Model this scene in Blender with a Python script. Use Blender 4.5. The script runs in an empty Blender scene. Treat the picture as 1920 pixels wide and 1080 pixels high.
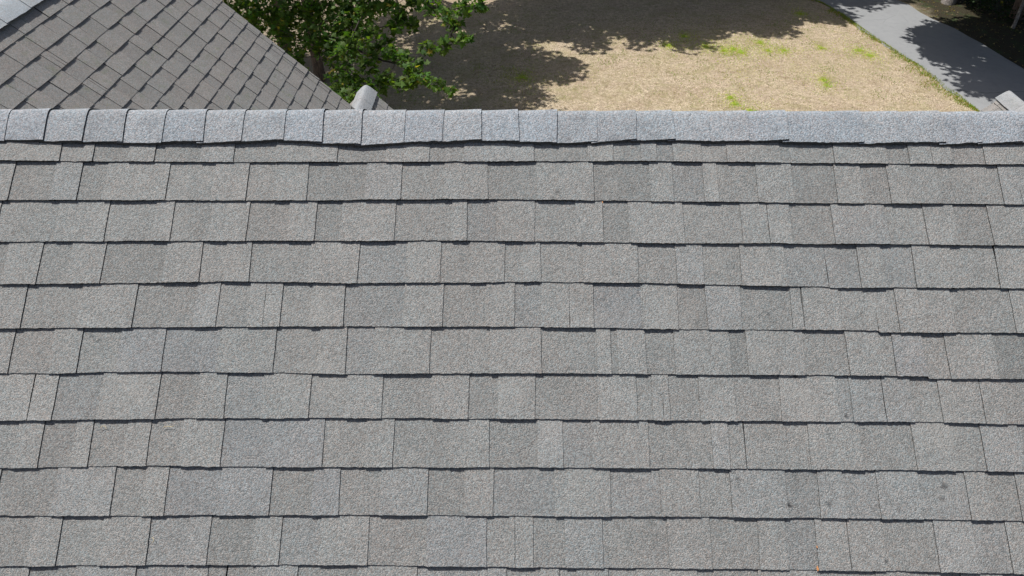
import bpy, math, random
import numpy as np
from mathutils import Matrix, Vector

# ---------------------------------------------------------------- camera, sky, sun, exposure
sc = bpy.context.scene
COL = sc.collection
cam_d = bpy.data.cameras.new('camera')
cam = bpy.data.objects.new('camera', cam_d); COL.objects.link(cam)
cam_d.sensor_width = 36.0
cam_d.lens = 1212.567 / 1920 * 36
cam_d.clip_start = 0.05; cam_d.clip_end = 2000
CR = Vector((0.999975, 0.006944, -0.001102)); CU = Vector((-0.003934, 0.682468, 0.730905)); CF = Vector((-0.005827, 0.730883, -0.682478))
M = Matrix(((CR.x, CU.x, -CF.x, 0), (CR.y, CU.y, -CF.y, -2.0420154), (CR.z, CU.z, -CF.z, 1.0862290), (0, 0, 0, 1)))
cam.matrix_world = M
sc.camera = cam

SUN_EL = math.radians(65); SUN_LEFT = math.radians(55)     # elevation; how far the sun stands to the left of straight ahead (+Y)
sdir = Vector((-math.sin(SUN_LEFT) * math.cos(SUN_EL), math.cos(SUN_LEFT) * math.cos(SUN_EL), math.sin(SUN_EL)))
w = bpy.data.worlds.new('World'); sc.world = w; w.use_nodes = True
nt = w.node_tree; nt.nodes.clear()
sky = nt.nodes.new('ShaderNodeTexSky'); sky.sky_type = 'NISHITA'; sky.sun_disc = False
sky.sun_elevation = SUN_EL; sky.sun_rotation = -SUN_LEFT; sky.dust_density = 3.5; sky.ozone_density = 0.4
bg = nt.nodes.new('ShaderNodeBackground'); bg.inputs[1].default_value = 0.062
wo = nt.nodes.new('ShaderNodeOutputWorld')
nt.links.new(sky.outputs[0], bg.inputs[0]); nt.links.new(bg.outputs[0], wo.inputs[0])
sl = bpy.data.lights.new('sun', 'SUN'); sl.energy = 4.2; sl.angle = math.radians(0.5); sl.color = (1.0, 0.965, 0.91)
so = bpy.data.objects.new('sun', sl); COL.objects.link(so)
so.rotation_euler = sdir.to_track_quat('Z', 'Y').to_euler()
so.location = (-8, 4, 15)
vs = sc.view_settings
vs.view_transform = 'Standard'; vs.look = 'None'; vs.gamma = 1; vs.exposure = 0.25; vs.use_curve_mapping = False

rng = np.random.default_rng(7)
random.seed(7)
GZ = -6.914

# ---------------------------------------------------------------- helpers
def tag(o, label=None, cat=None, group=None, kind=None):
    if label: o['label'] = label
    if cat: o['category'] = cat
    if group: o['group'] = group
    if kind: o['kind'] = kind
    return o

def empty(name, loc=(0, 0, 0), **k):
    o = bpy.data.objects.new(name, None); COL.objects.link(o); o.location = loc
    return tag(o, **k)

class MB:
    """collects vertices and polygons, one colour per polygon, into one mesh"""
    def __init__(s):
        s.v = []; s.f = []; s.c = []; s.n = 0
    def add(s, V, F, c):
        V = np.asarray(V, float).reshape(-1, 3); F = np.asarray(F, int)
        s.v.append(V); s.f.append(F + s.n); s.n += len(V)
        c = np.asarray(c, float)
        if c.ndim == 1: c = np.tile(c, (len(F), 1))
        s.c.append(c)
    def grid(s, P, c):
        """P[ni,nj,3]; c either rgb or [(ni-1)*(nj-1),3]"""
        ni, nj = P.shape[:2]
        I = np.arange(ni * nj).reshape(ni, nj)
        F = np.stack([I[:-1, :-1], I[1:, :-1], I[1:, 1:], I[:-1, 1:]], -1).reshape(-1, 4)
        s.add(P, F, c)
    def box(s, x0, x1, y0, y1, z0, z1, c=(1, 1, 1)):
        V = [(x, y, z) for x in (x0, x1) for y in (y0, y1) for z in (z0, z1)]
        F = [(0, 1, 3, 2), (4, 6, 7, 5), (0, 4, 5, 1), (2, 3, 7, 6), (0, 2, 6, 4), (1, 5, 7, 3)]
        s.add(V, F, c)
    def tube(s, pts, rad, c=(1, 1, 1), n=8, wob=0.0):
        pts = [Vector(p) for p in pts]; rings = []
        for i, p in enumerate(pts):
            d = (pts[min(i + 1, len(pts) - 1)] - pts[max(i - 1, 0)]).normalized()
            a = d.orthogonal().normalized() if i == 0 else (a - d * a.dot(d)).normalized()
            b = d.cross(a)
            r = rad[i] if hasattr(rad, '__len__') else rad
            rings.append([p + (a * math.cos(t) + b * math.sin(t)) * r * (1 + wob * random.uniform(-1, 1)) for t in [2 * math.pi * k / n for k in range(n)]])
        P = np.array([[tuple(v) for v in ring + [ring[0]]] for ring in rings])
        s.grid(P, c)
        s.add([tuple(v) for v in rings[-1]][:4], [(0, 1, 2, 3)], c) if n == 4 else None
    def build(s, name, mat, parent=None, smooth=False, matrix=None):
        V = np.concatenate(s.v)
        me = bpy.data.meshes.new(name)
        sizes = [f.shape[1] for f in s.f]
        loops = np.concatenate([f.reshape(-1) for f in s.f])
        cnt = np.concatenate([np.full(len(f), k) for f, k in zip(s.f, sizes)])
        start = np.concatenate([[0], np.cumsum(cnt)[:-1]])
        me.vertices.add(len(V)); me.vertices.foreach_set('co', V.astype(np.float32).ravel())
        me.loops.add(len(loops)); me.loops.foreach_set('vertex_index', loops.astype(np.int32))
        me.polygons.add(len(cnt)); me.polygons.foreach_set('loop_start', start.astype(np.int32))
        me.polygons.foreach_set('loop_total', cnt.astype(np.int32))
        me.polygons.foreach_set('use_smooth', np.full(len(cnt), smooth))
        C = np.concatenate(s.c); C4 = np.ones((len(loops), 4), np.float32); C4[:, :3] = np.repeat(C, cnt, 0)
        me.update(calc_edges=True)
        at = me.color_attributes.new('tone', 'FLOAT_COLOR', 'CORNER'); at.data.foreach_set('color', C4.ravel())
        me.materials.append(mat)
        o = bpy.data.objects.new(name, me); COL.objects.link(o)
        if parent: o.parent = parent
        if matrix is not None: o.matrix_local = matrix
        return o

class Wave:
    """smooth 1D noise"""
    def __init__(s, seed, wl, amp):
        r = np.random.default_rng(seed); s.t = r.normal(size=4096) * amp; s.wl = wl
    def __call__(s, x):
        return np.interp(np.mod(np.asarray(x) / s.wl + 1000.37, 4095), np.arange(4096), s.t)

# ---------------------------------------------------------------- materials
def new_mat(name):
    m = bpy.data.materials.new(name); m.use_nodes = True
    nt = m.node_tree; nt.nodes.clear()
    out = nt.nodes.new('ShaderNodeOutputMaterial'); p = nt.nodes.new('ShaderNodeBsdfPrincipled')
    nt.links.new(p.outputs[0], out.inputs[0])
    p.inputs['Roughness'].default_value = 0.9; p.inputs['Specular IOR Level'].default_value = 0.25
    return m, nt, p, out

class G:
    """small node helper"""
    def __init__(s, nt): s.nt = nt
    def n(s, t, **k):
        n = s.nt.nodes.new(t)
        for a, b in k.items(): setattr(n, a, b)
        return n
    def link(s, a, b): s.nt.links.new(a, b)
    def inp(s, sock, v):
        if isinstance(v, bpy.types.NodeSocket): s.link(v, sock)
        else: sock.default_value = v
    def coord(s, kind='Object'):
        return s.n('ShaderNodeTexCoord').outputs[kind]
    def attr(s, name='tone'):
        return s.n('ShaderNodeAttribute', attribute_name=name).outputs['Color']
    def noise(s, vec, scale, detail=3, rough=0.55, dist=0.0):
        n = s.n('ShaderNodeTexNoise'); s.link(vec, n.inputs['Vector'])
        n.inputs['Scale'].default_value = scale; n.inputs['Detail'].default_value = detail
        n.inputs['Roughness'].default_value = rough; n.inputs['Distortion'].default_value = dist
        return n
    def vor(s, vec, scale, feature='F1'):
        n = s.n('ShaderNodeTexVoronoi', feature=feature); s.link(vec, n.inputs['Vector']); n.inputs['Scale'].default_value = scale
        return n
    def ramp(s, fac, pts):
        n = s.n('ShaderNodeValToRGB'); s.link(fac, n.inputs[0]); e = n.color_ramp.elements
        while len(e) < len(pts): e.new(0.5)
        for q, (p, c) in zip(e, pts):
            q.position = p; q.color = (c, c, c, 1) if not hasattr(c, '__len__') else (*c, 1)
        return n.outputs[0]
    def mix(s, f, a, b, mode='MIX'):
        n = s.n('ShaderNodeMix', data_type='RGBA', blend_type=mode)
        s.inp(n.inputs[0], f)
        for sock, v in ((n.inputs[6], a), (n.inputs[7], b)):
            s.inp(sock, v if isinstance(v, bpy.types.NodeSocket) else (*v, 1) if len(v) == 3 else v)
        return n.outputs[2]
    def math(s, op, a, b=0.0, c=None):
        n = s.n('ShaderNodeMath', operation=op)
        s.inp(n.inputs[0], a); s.inp(n.inputs[1], b)
        if c is not None: s.inp(n.inputs[2], c)
        return n.outputs[0]
    def bump(s, h, strength, dist):
        n = s.n('ShaderNodeBump'); s.link(h, n.inputs['Height']); n.inputs['Strength'].default_value = strength; n.inputs['Distance'].default_value = dist
        return n.outputs[0]

def shingle_mat(name, base, contrast=0.72, gran=320, bruises=(), moss=0.0, blotch=0.10, patches=0.0, worn=False):
    m, nt, p, out = new_mat(name); g = G(nt)
    co = g.coord(); tone = g.attr()
    v = g.vor(co, gran); v2 = g.vor(co, gran * 0.45)
    sep = g.n('ShaderNodeSeparateColor'); g.link(v.outputs['Color'], sep.inputs[0])
    sep2 = g.n('ShaderNodeSeparateColor'); g.link(v2.outputs['Color'], sep2.inputs[0])
    # every granule its own grey
    gr = g.math('MULTIPLY_ADD', sep.outputs[0], contrast, 1 - contrast / 2)
    gr2 = g.math('MULTIPLY_ADD', sep2.outputs[0], contrast * 0.16, 1 - contrast * 0.08)
    gr = g.math('MULTIPLY', gr, gr2)
    mid = g.noise(co, 60, 3, 0.6)
    gm = g.math('MULTIPLY_ADD', mid.outputs['Fac'], 0.14, 0.93)
    big = g.noise(co, 5.5, 3, 0.5)
    gb = g.math('MULTIPLY_ADD', big.outputs['Fac'], blotch * 2, 1 - blotch)
    gr = g.math('MULTIPLY', g.math('MULTIPLY', gr, gm), gb)
    col = g.mix(1.0, tone, (*base, 1), 'MULTIPLY')
    # a few granules warm, a few blue, some pale
    hue = g.mix(sep.outputs[1], (1.12, 0.98, 0.90), (0.90, 1.03, 1.08))
    col = g.mix(0.75, col, hue, 'MULTIPLY')
    cn = g.noise(co, 3.1, 3, 0.5)
    tint = g.mix(g.ramp(cn.outputs['Fac'], [(0.35, 0.0), (0.65, 1.0)]), (1.015, 0.995, 0.985), (0.985, 1.005, 1.01))
    col = g.mix(1.0, col, tint, 'MULTIPLY')
    cg = g.n('ShaderNodeCombineColor'); [g.link(gr, cg.inputs[i]) for i in range(3)]
    col = g.mix(1.0, col, cg.outputs[0], 'MULTIPLY')
    if patches:                                     # worn dark blotches
        pn = g.noise(co, 14, 4, 0.65, 0.3)
        f = g.ramp(pn.outputs['Fac'], [(0.52, 0.0), (0.70, 1.0)])
        col = g.mix(g.math('MULTIPLY', f, patches), col, (0.10, 0.11, 0.125))
    if worn:                                        # scuffs, streaks and thin-granule spots, thickest on the right half
        sx = g.n('ShaderNodeSeparateXYZ'); g.link(co, sx.inputs[0])
        mk = g.ramp(g.math('MULTIPLY_ADD', sx.outputs['X'], 0.5, 0.45), [(0.2, 0.3), (0.75, 1.0)])
        mp = g.n('ShaderNodeMapping'); g.link(co, mp.inputs[0]); mp.inputs['Scale'].default_value = (1.0, 0.85, 1.0)
        pn = g.noise(mp.outputs[0], 16, 7, 0.8, 0.3)
        f = g.math('MULTIPLY', g.ramp(pn.outputs['Fac'], [(0.50, 0.0), (0.74, 1.0)]), mk)
        col = g.mix(g.math('MULTIPLY', f, 0.42), col, (0.115, 0.122, 0.12))
        sn = g.noise(co, 42, 3, 0.6, 0.8)
        col = g.mix(g.math('MULTIPLY', g.math('MULTIPLY', g.ramp(sn.outputs['Fac'], [(0.69, 0.0), (0.76, 1.0)]), mk), 0.55), col, (0.07, 0.072, 0.075))
        ln = g.noise(mp.outputs[0], 4.2, 4, 0.6)
        col = g.mix(g.math('MULTIPLY', g.ramp(ln.outputs['Fac'], [(0.56, 0.0), (0.72, 1.0)]), 0.22), col, (0.42, 0.41, 0.39))
    if moss:
        mn = g.noise(co, 9, 5, 0.7)
        f = g.ramp(mn.outputs['Fac'], [(0.56, 0.0), (0.72, 1.0)])
        col = g.mix(g.math('MULTIPLY', f, moss), col, (0.12, 0.17, 0.07))
    for (bx, bs, r, k) in bruises:                  # hail bruises: granules knocked off
        vm = g.n('ShaderNodeVectorMath', operation='DISTANCE'); g.link(co, vm.inputs[0]); vm.inputs[1].default_value = (bx, -bs, 0.004)
        nn = g.noise(co, 120, 2)
        dd = g.math('ADD', vm.outputs['Value'], g.math('MULTIPLY_ADD', nn.outputs['Fac'], r * 1.3, -r * 0.65))
        f = g.math('MULTIPLY', g.ramp(g.math('DIVIDE', dd, r), [(0.25, 1.0), (1.0, 0.0)]), k)
        col = g.mix(f, col, (0.035, 0.036, 0.04))
    g.link(col, p.inputs['Base Color'])
    h = g.math('ADD', g.math('MULTIPLY', v.outputs['Distance'], -1.0), g.math('MULTIPLY', mid.outputs['Fac'], 1.2))
    g.link(g.bump(h, 0.8, 0.0022), p.inputs['Normal'])
    return m

def simple_mat(name, col, rough=0.8, scale=20, var=0.2, bump=0.2, bdist=0.01, use_attr=False):
    m, nt, p, out = new_mat(name); g = G(nt); co = g.coord()
    n = g.noise(co, scale, 5, 0.6)
    c = g.mix(g.ramp(n.outputs['Fac'], [(0.3, 0.0), (0.7, 1.0)]), tuple(x * (1 - var) for x in col), tuple(min(1, x * (1 + var)) for x in col))
    if use_attr: c = g.mix(1.0, c, g.attr(), 'MULTIPLY')
    g.link(c, p.inputs['Base Color']); p.inputs['Roughness'].default_value = rough
    g.link(g.bump(n.outputs['Fac'], bump, bdist), p.inputs['Normal'])
    return m

def leaf_mat(name, col, trans=0.45):
    m, nt, p, out = new_mat(name); g = G(nt)
    c = g.mix(1.0, g.attr(), (*col, 1), 'MULTIPLY')
    g.link(c, p.inputs['Base Color']); p.inputs['Roughness'].default_value = 0.6; p.inputs['Specular IOR Level'].default_value = 0.3
    t = g.n('ShaderNodeBsdfTranslucent'); g.link(g.mix(1.0, c, (1.6, 1.7, 0.55), 'MULTIPLY'), t.inputs['Color'])
    ms = g.n('ShaderNodeMixShader'); ms.inputs[0].default_value = trans
    g.link(p.outputs[0], ms.inputs[1]); g.link(t.outputs[0], ms.inputs[2]); g.link(ms.outputs[0], out.inputs[0])
    return m

def bark_mat(name, col):
    m, nt, p, out = new_mat(name); g = G(nt); co = g.coord()
    mp = g.n('ShaderNodeMapping'); g.link(co, mp.inputs[0]); mp.inputs['Scale'].default_value = (1, 1, 0.16)
    n = g.noise(mp.outputs[0], 32, 6, 0.65, 0.4)
    c = g.mix(g.ramp(n.outputs['Fac'], [(0.36, 0.0), (0.66, 1.0)]), tuple(x * 0.45 for x in col), tuple(x * 1.35 for x in col))
    g.link(c, p.inputs['Base Color']); g.link(g.bump(n.outputs['Fac'], 0.8, 0.03), p.inputs['Normal'])
    return m

BR = [(0.138, 0.287, 0.012, .85), (0.824, 1.281, 0.010, 1.), (0.833, 1.285, 0.008, 1.), (0.947, 1.279, 0.013, .8), (1.304, 1.226, 0.016, .65), (1.290, 1.262, 0.012, .4), (0.678, 1.207, 0.009, .7), (1.027, 1.017, 0.010, .75),
      (0.880, 0.896, 0.010, .9), (0.812, 0.698, 0.008, .6), (-1.36, 0.778, 0.010, .5), (-1.335, 0.792, 0.009, .4), (-0.385, 1.312, 0.008, .5), (1.10, 1.44, 0.010, .6), (0.44, 1.245, 0.007, .4)]
M_SH = shingle_mat('granule_shingle', (0.245, 0.251, 0.252), bruises=BR, worn=True)
M_WING = shingle_mat('granule_shingle_wing', (0.256, 0.251, 0.246), moss=0.35, gran=210, contrast=0.5)
M_CAP = shingle_mat('granule_cap', (0.292, 0.315, 0.345), contrast=0.66, gran=270, patches=0.25, blotch=0.12)
M_CAPW = shingle_mat('granule_cap_pale', (0.31, 0.325, 0.345), contrast=0.6, patches=0.35, moss=0.12)
M_CAPR = shingle_mat('granule_cap_wing', (0.44, 0.47, 0.50), contrast=0.5, patches=0.15, moss=0.15)
M_UNDER = simple_mat('asphalt_felt', (0.025, 0.026, 0.03), 0.9)
M_WALL = simple_mat('painted_siding', (0.62, 0.60, 0.55), 0.6, 3, 0.05, 0.05)
M_TRIM = simple_mat('white_trim', (0.78, 0.78, 0.76), 0.5, 4, 0.03, 0.02)
M_GLASS, _nt, _p, _o = new_mat('window_glass'); _p.inputs['Base Color'].default_value = (0.03, 0.035, 0.04, 1); _p.inputs['Roughness'].default_value = 0.08
M_DOOR = simple_mat('door_paint', (0.12, 0.05, 0.035), 0.45, 6, 0.1, 0.05)

# ---------------------------------------------------------------- shingled slopes
E = 0.143
def tone_for(kind, r):
    """real colour blend of the shingles: one drop of granules per tab"""
    t = r.normal(0, 0.018)
    b = 1.025 + t if kind == 'R' else 0.925 + t * 2.0
    c = np.array([b, b, b])
    q = r.random()
    if q < 0.18: c *= np.array([0.992, 1.0, 1.015])
    elif q < 0.40: c *= np.array([1.006, 0.998, 0.996])
    return c

def course(mb, s_top, s_bot, segs, x0, x1, step, seed, hlow=0.0078, htooth=0.0034, blue=(), hw=0.0009, wav=1.0, soft=1.0):
    """one course of laminated shingles: a base sheet and raised tabs, butt edge rough; segs = [(kind, x)] with
    D where a raised tab ends (going +x), R where the next begins, G an open joint"""
    r = np.random.default_rng(seed)
    w1 = Wave(seed + 1, 0.09, 0.0006); w2 = Wave(seed + 2, 0.009, 0.0006); w3 = Wave(seed + 3, 0.35, 0.0012 * wav); wh = Wave(seed + 4, 0.10, 0.0009 * wav)
    tt = np.array([-0.22, 0.0, 0.12, 0.3, 0.5, 0.7, 0.86, 0.95, 1.0])
    def S(x, t, extra=0.0):
        a = s_top(x); b = s_bot(x) + w1(x) + w2(x) + extra
        return a + (b - a) * t
    def H(x, t):
        return (hlow + np.clip(wh(x) + w3(x) * 0.6, -0.0022, 0.0030)) * t
    def patch(xa, xb, dz, tones, extra, wa, wb):
        n = max(2, int(round(abs(xb - xa) / step)) + 1)
        u = np.linspace(0, 1, n)
        la = r.normal(0, 0.0018); lb = r.normal(0, 0.0018)
        ja = r.normal(0, 0.0004, len(tt)) + la * (1 - tt); jb = r.normal(0, 0.0004, len(tt)) + lb * (1 - tt)
        if not wa: ja = ja * 0
        if not wb: jb = jb * 0
        X = (xa + ja)[None, :] * (1 - u[:, None]) + (xb + jb)[None, :] * u[:, None]
        T = np.broadcast_to(tt, X.shape)
        Y = -S(X, T, extra); Z = H(X, T) + dz
        P = np.stack([X, Y, Z], -1)
        xm = (X[:-1, 0] + X[1:, 0]) / 2
        cols = np.array([tones(x) for x in xm])
        mb.grid(P[:, ::-1], np.repeat(cols, len(tt) - 1, 0))
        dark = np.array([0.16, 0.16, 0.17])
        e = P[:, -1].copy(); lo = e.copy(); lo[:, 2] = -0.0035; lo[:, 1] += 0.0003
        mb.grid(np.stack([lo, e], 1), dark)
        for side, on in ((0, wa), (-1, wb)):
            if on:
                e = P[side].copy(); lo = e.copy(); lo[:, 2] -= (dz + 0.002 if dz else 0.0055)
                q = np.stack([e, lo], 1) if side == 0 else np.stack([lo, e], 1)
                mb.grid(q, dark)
    segs = sorted([(x, k) for k, x in segs])
    # low / raised intervals
    edges = [(x0, None)] + [(x, k) for x, k in segs if x0 < x < x1 and k != 'G'] + [(x1, None)]
    first = next((k for x, k in edges if k), 'R')
    state = 'L' if first == 'R' else 'R'
    iv = []
    for (xa, k), (xb, _) in zip(edges[:-1], edges[1:]):
        if k == 'D': state = 'L'
        if k == 'R': state = 'R'
        iv.append((xa, xb, state, tone_for(state, r)))
    for i, (xa, xb, st, tn) in enumerate(iv):
        xm = (xa + xb) / 2
        for b0, b1 in blue:
            if b0 < xm < b1: iv[i] = (xa, xb, st, np.array([0.975, 0.985, 1.015]) * (1.0 if st == 'R' else 0.93))
    iv = [(a_, b_, st, 0.975 + (tn - 0.975) * soft) for a_, b_, st, tn in iv]
    gaps = sorted(x for x, k in segs if k == 'G' and x0 < x < x1)
    def tones_low(x):
        for xa, xb, st, tn in iv:
            if xa <= x <= xb: return tn
        return iv[-1][3]
    ga = [x0] + gaps + [x1]
    for a, b in zip(ga[:-1], ga[1:]):
        xa = a + (hw if a != x0 else 0); xb = b - (hw if b != x1 else 0)
        patch(xa, xb, 0.0, tones_low, 0.0, a != x0, b != x1)
    for xa, xb, st, tn in iv:
        if st != 'R': continue
        cut = [xa] + [q for q in gaps if xa + 0.004 < q < xb - 0.004] + [xb]
        for a, b in zip(cut[:-1], cut[1:]):
            aa = a + (hw if a != xa else 0); bb = b - (hw if b != xb else 0)
            patch(aa, bb, htooth + r.normal(0, 0.0003), lambda x, tn=tn: tn, 0.0007, True, True)

def rand_segs(x0, x1, r, lo=(0.07, 0.2), hi=(0.07, 0.19)):
    o = []; x = x0 - r.uniform(0, 0.2)
    while x < x1:
        o.append(('D', x)); x += r.uniform(*lo)
        o.append(('R', x)); x += r.uniform(*hi)
        if r.random() < 0.28:
            o.append(('G', x - r.uniform(0.02, 0.05)))
    return o

def slope_matrix(origin, xdir, up):
    x = Vector(xdir).normalized(); u = Vector(up).normalized(); n = x.cross(u)
    return Matrix(((x.x, u.x, n.x, origin[0]), (x.y, u.y, n.y, origin[1]), (x.z, u.z, n.z, origin[2]), (0, 0, 0, 1)))

def rand_field(mb, x0, x1, s_first, ncourse, step, seed, xr=None):
    """plain random courses; the felt below them"""
    r = np.random.default_rng(seed)
    for k in range(ncourse):
        a = s_first + E * k
        wv = Wave(seed * 31 + k, 0.5, 0.0014); wv2 = Wave(seed * 31 + k + 1, 0.5, 0.0014)
        course(mb, lambda x, a=a, wv=wv: a + wv(x), lambda x, a=a, wv2=wv2: a + E + wv2(x), rand_segs(x0, x1, r), x0, x1, step, seed * 77 + k * 5)

def pw(pts, base=None):
    xs = np.array([p[0] for p in pts]) / 1000; ys = np.array([p[1] for p in pts]) / 1000
    k = (ys[-1] + ys[0]) / 2
    def f(x):
        y = np.interp(x, xs, ys)
        # beyond the traced stretch ease towards the mean line
        d = np.maximum(0, np.maximum(xs[0] - x, x - xs[-1]))
        return y + (k - y) * np.clip(d / 0.5, 0, 1)
    return f

ROWS = {0: [(-1772, 116.0), (-1349, 123.6), (-1220, 127.2), (-935, 119.5), (-800, 116.2), (-671, 125.6), (-525, 129.1), (-352, 120.8), (-124, 116.2), (58, 120.6), (167, 123.2), (295, 115.0), (550, 108.4), (822, 113.5), (1039, 116.8), (1292, 118.0), (1473, 115.6), (1727, 110.9)], 1: [(-1761, 179.0), (-1231, 181.8), (-595, 180.9), (-14, 176.3), (492, 173.4), (1015, 179.5), (1464, 182.0), (1716, 182.6)], 2: [(-1736, 320.8), (-586, 317.5), (-91, 312.1), (557, 317.5), (1126, 322.6), (1693, 323.7)], 3: [(-1711, 464.9), (-1149, 461.0), (-578, 458.9), (-225, 455.2), (286, 459.4), (550, 463.9), (1111, 462.8), (1669, 466.5)], 4: [(-1686, 609.8), (-1250, 603.5), (-988, 598.9), (-964, 596.7), (-569, 601.2), (22, 594.9), (57, 593.0), (543, 599.1), (819, 605.1), (1009, 607.0), (1016, 610.5), (1268, 608.6), (1646, 610.1)], 5: [(-1661, 755.2), (-1110, 747.3), (-560, 743.5), (-12, 741.6), (535, 747.4), (1153, 748.7), (1159, 754.7), (1623, 755.2)], 6: [(-1636, 897.5), (-1466, 896.7), (-1314, 891.7), (-1109, 889.9), (-763, 891.2), (-551, 894.6), (87, 889.4), (528, 891.0), (797, 891.1), (1291, 892.9), (1297, 900.4), (1599, 900.7)], 7: [(-1610, 1044.9), (-1077, 1034.7), (-543, 1030.8), (86, 1030.4), (521, 1034.1), (1226, 1033.9), (1576, 1039.6)], 8: [(-1586, 1187.6), (-1119, 1178.0), (-534, 1178.5), (121, 1175.0), (513, 1176.4), (1208, 1177.7), (1554, 1181.2)], 9: [(-1562, 1326.3), (-525, 1316.8), (49, 1317.1), (506, 1316.5), (1005, 1318.2), (1531, 1322.2)], 10: [(-1537, 1468.9), (-1084, 1461.4), (-517, 1458.0), (-8, 1461.2), (499, 1461.7), (1172, 1465.9), (1507, 1470.8)]}
COURSES = {0: 'D-1553 R-1476 D-1439 R-1320 D-1230 R-1073 D-961 R-817 D-608 R-443 D-295 R-179 D60 R242 D327 R422 D476 R531 D627 R712 D893 R1074 D1253 R1327 G1403 D1472 R1581', 1: 'D-1705 R-1564 D-1473 R-1385 D-1176 R-1021 D-906 R-814 D-701 R-507 D-386 R-244 D-94 R69 D260 R448 D526 R629 D677 R807 D928 R1070 D1158 R1248 G1249 D1418 R1621 G1682', 2: 'D-1726 R-1528 D-1362 R-1204 D-1143 R-1016 D-892 R-756 D-666 R-579 D-402 R-212 D-162 R-64 D61 R197 D288 R375 D555 R745 G834 D908 R1047 D1226 R1353 G1357 D1452 R1566 G1569', 3: 'D-1745 R-1678 D-1563 R-1465 D-1354 R-1153 D-1031 R-954 D-869 R-678 D-517 R-358 D-247 R-152 D-38 R22 D82 R219 D398 R525 D611 R732 D879 G1014 R1117 D1194 R1295 G1298 D1424 R1565 G1569', 4: 'D-1589 R-1411 D-1231 R-1036 D-963 R-861 G-811 D-757 R-661 D-553 R-360 D-235 R-97 D-5 R81 G173 D250 R407 D520 R615 D724 R884 G922 D1042 G1156 R1223 D1399 R1593 G1597', 5: 'D-1606 R-1479 D-1389 R-1264 D-1121 R-946 D-767 R-627 D-538 R-450 D-272 R-80 D83 R257 D303 R325 D415 R504 D681 R734 D913 R1050 D1155 R1196 G1199 D1293 R1364 G1367 D1515 R1655', 6: 'G-1519 D-1443 R-1303 D-1121 R-996 D-908 R-793 D-644 R-530 D-417 R-262 D-147 R-53 D60 R257 D380 R427 G460 D480 R575 D687 R825 D1005 R1047 G1149 D1236 R1324 G1327 G1453 D1518 R1648', 7: 'D-1676 R-1546 D-1466 R-1367 D-1312 R-1207 D-1132 R-1031 D-904 R-767 D-591 R-462 D-376 R-203 D-80 R70 D148 R235 D411 R605 D656 G707 R902 D1064 R1224 G1227 D1340 R1436 G1439 D1551 R1641', 8: 'D-1579 R-1404 D-1223 R-1131 D-1060 R-898 D-743 R-617 D-532 R-410 D-266 R-152 D-67 R121 D288 R440 D559 R655 G658 D822 R918 D998 R1099 G1102 D1224 R1368 G1371 D1431 R1520', 9: 'D-1609 R-1453 D-1366 R-1239 D-1097 R-980 D-916 R-783 D-702 R-583 D-438 R-263 D-84 R-17 G1 D56 R151 D263 R458 D585 R726 D811 R899 G902 G995 D1095 R1254 G1257 D1370 R1469 G1472', 10: 'D-1445 R-1306 D-1126 R-981 D-911 G-857 R-771 D-642 R-467 D-290 R-100 D-24 R76 D127 R185 D276 R361 D541 R720 D898 R1066 D1168 R1317 D1443 R1568'}
CAPS = [-1748, -1612, -1476, -1342, -1205, -1068, -934, -792, -662, -529, -381, -248, -121, 5, 140, 274, 410, 534, 659, 792, 922, 1051, 1179, 1313, 1450, 1581, 1711]

A1 = 0.6057311; A2 = 0.8021720
house = empty('house', (0, 0, GZ), label='house with weathered grey shingle roofs, a long pale ridge and a lower wing', cat='house')
HI = Matrix.Translation((0, 0, -GZ))          # parent sits on the ground: children are placed relative to it

# --- main roof, front slope (the traced courses) -------------------------------------------------
XL, XR = -4.6, 7.6
main_up = (0, math.cos(A1), math.sin(A1))
mb = MB()
rowf = {k: pw(v) for k, v in ROWS.items()}
S0 = 0.0340
rowf[0] = lambda x, f=rowf[1]: f(x) - E
for k in range(11, 37): rowf[k] = (lambda x, k=k, wv=Wave(900 + k, 0.5, 0.0015), b=rowf[10]: b(x) + E * (k - 10) * 1.0 + wv(x))
BLUE = {7: [(-.93, -.57)], 8: [(-1.07, -.74), (-.62, -.53)], 9: [(-.27, -.08)], 5: [(-1.27, -.94), (1.19, 1.30)], 4: [(.25, .41)]}
for k in range(-0, 36):
    r = np.random.default_rng(400 + k)
    segs = []
    if k in COURSES:
        for t in COURSES[k].split(): segs.append((t[0], int(t[1:]) / 1000))
        lo_, hi_ = min(x for _, x in segs), max(x for _, x in segs)
        last = [q for q in segs if q[0] != 'G'][-1][0]
        segs += [q for q in rand_segs(hi_ + 0.25, XR, r) if q[1] > hi_ + 0.08]
        left = [q for q in rand_segs(XL, lo_ - 0.2, r) if q[1] < lo_ - 0.07]
        firstk = [q for q in segs if q[0] != 'G'][0][0]
        ln = [q for q in sorted(left, key=lambda q: q[1]) if q[0] != 'G']
        if ln and ln[-1][0] == firstk: left.remove(ln[-1])
        segs += left
    else:
        segs = rand_segs(XL, XR, r)
    step = 0.0035 if k < 11 else 0.02
    course(mb, rowf[k], rowf[k + 1], segs, -2.3 if k < 11 else XL, 2.3 if k < 11 else XR, step, 1000 + k * 7, blue=BLUE.get(k, ()))
    if k < 11:
        course(mb, rowf[k], rowf[k + 1], segs, XL, -2.3, 0.02, 5000 + k * 7)
        course(mb, rowf[k], rowf[k + 1], segs, 2.3, XR, 0.02, 6000 + k * 7)
SMAX = 0.034 + E * 36
main = mb.build('main_roof', M_SH, house, matrix=HI @ slope_matrix((0, 0, 0), (1, 0, 0), main_up))
main['label'] = 'front roof slope of grey laminated shingles with small hail bruises'
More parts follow.
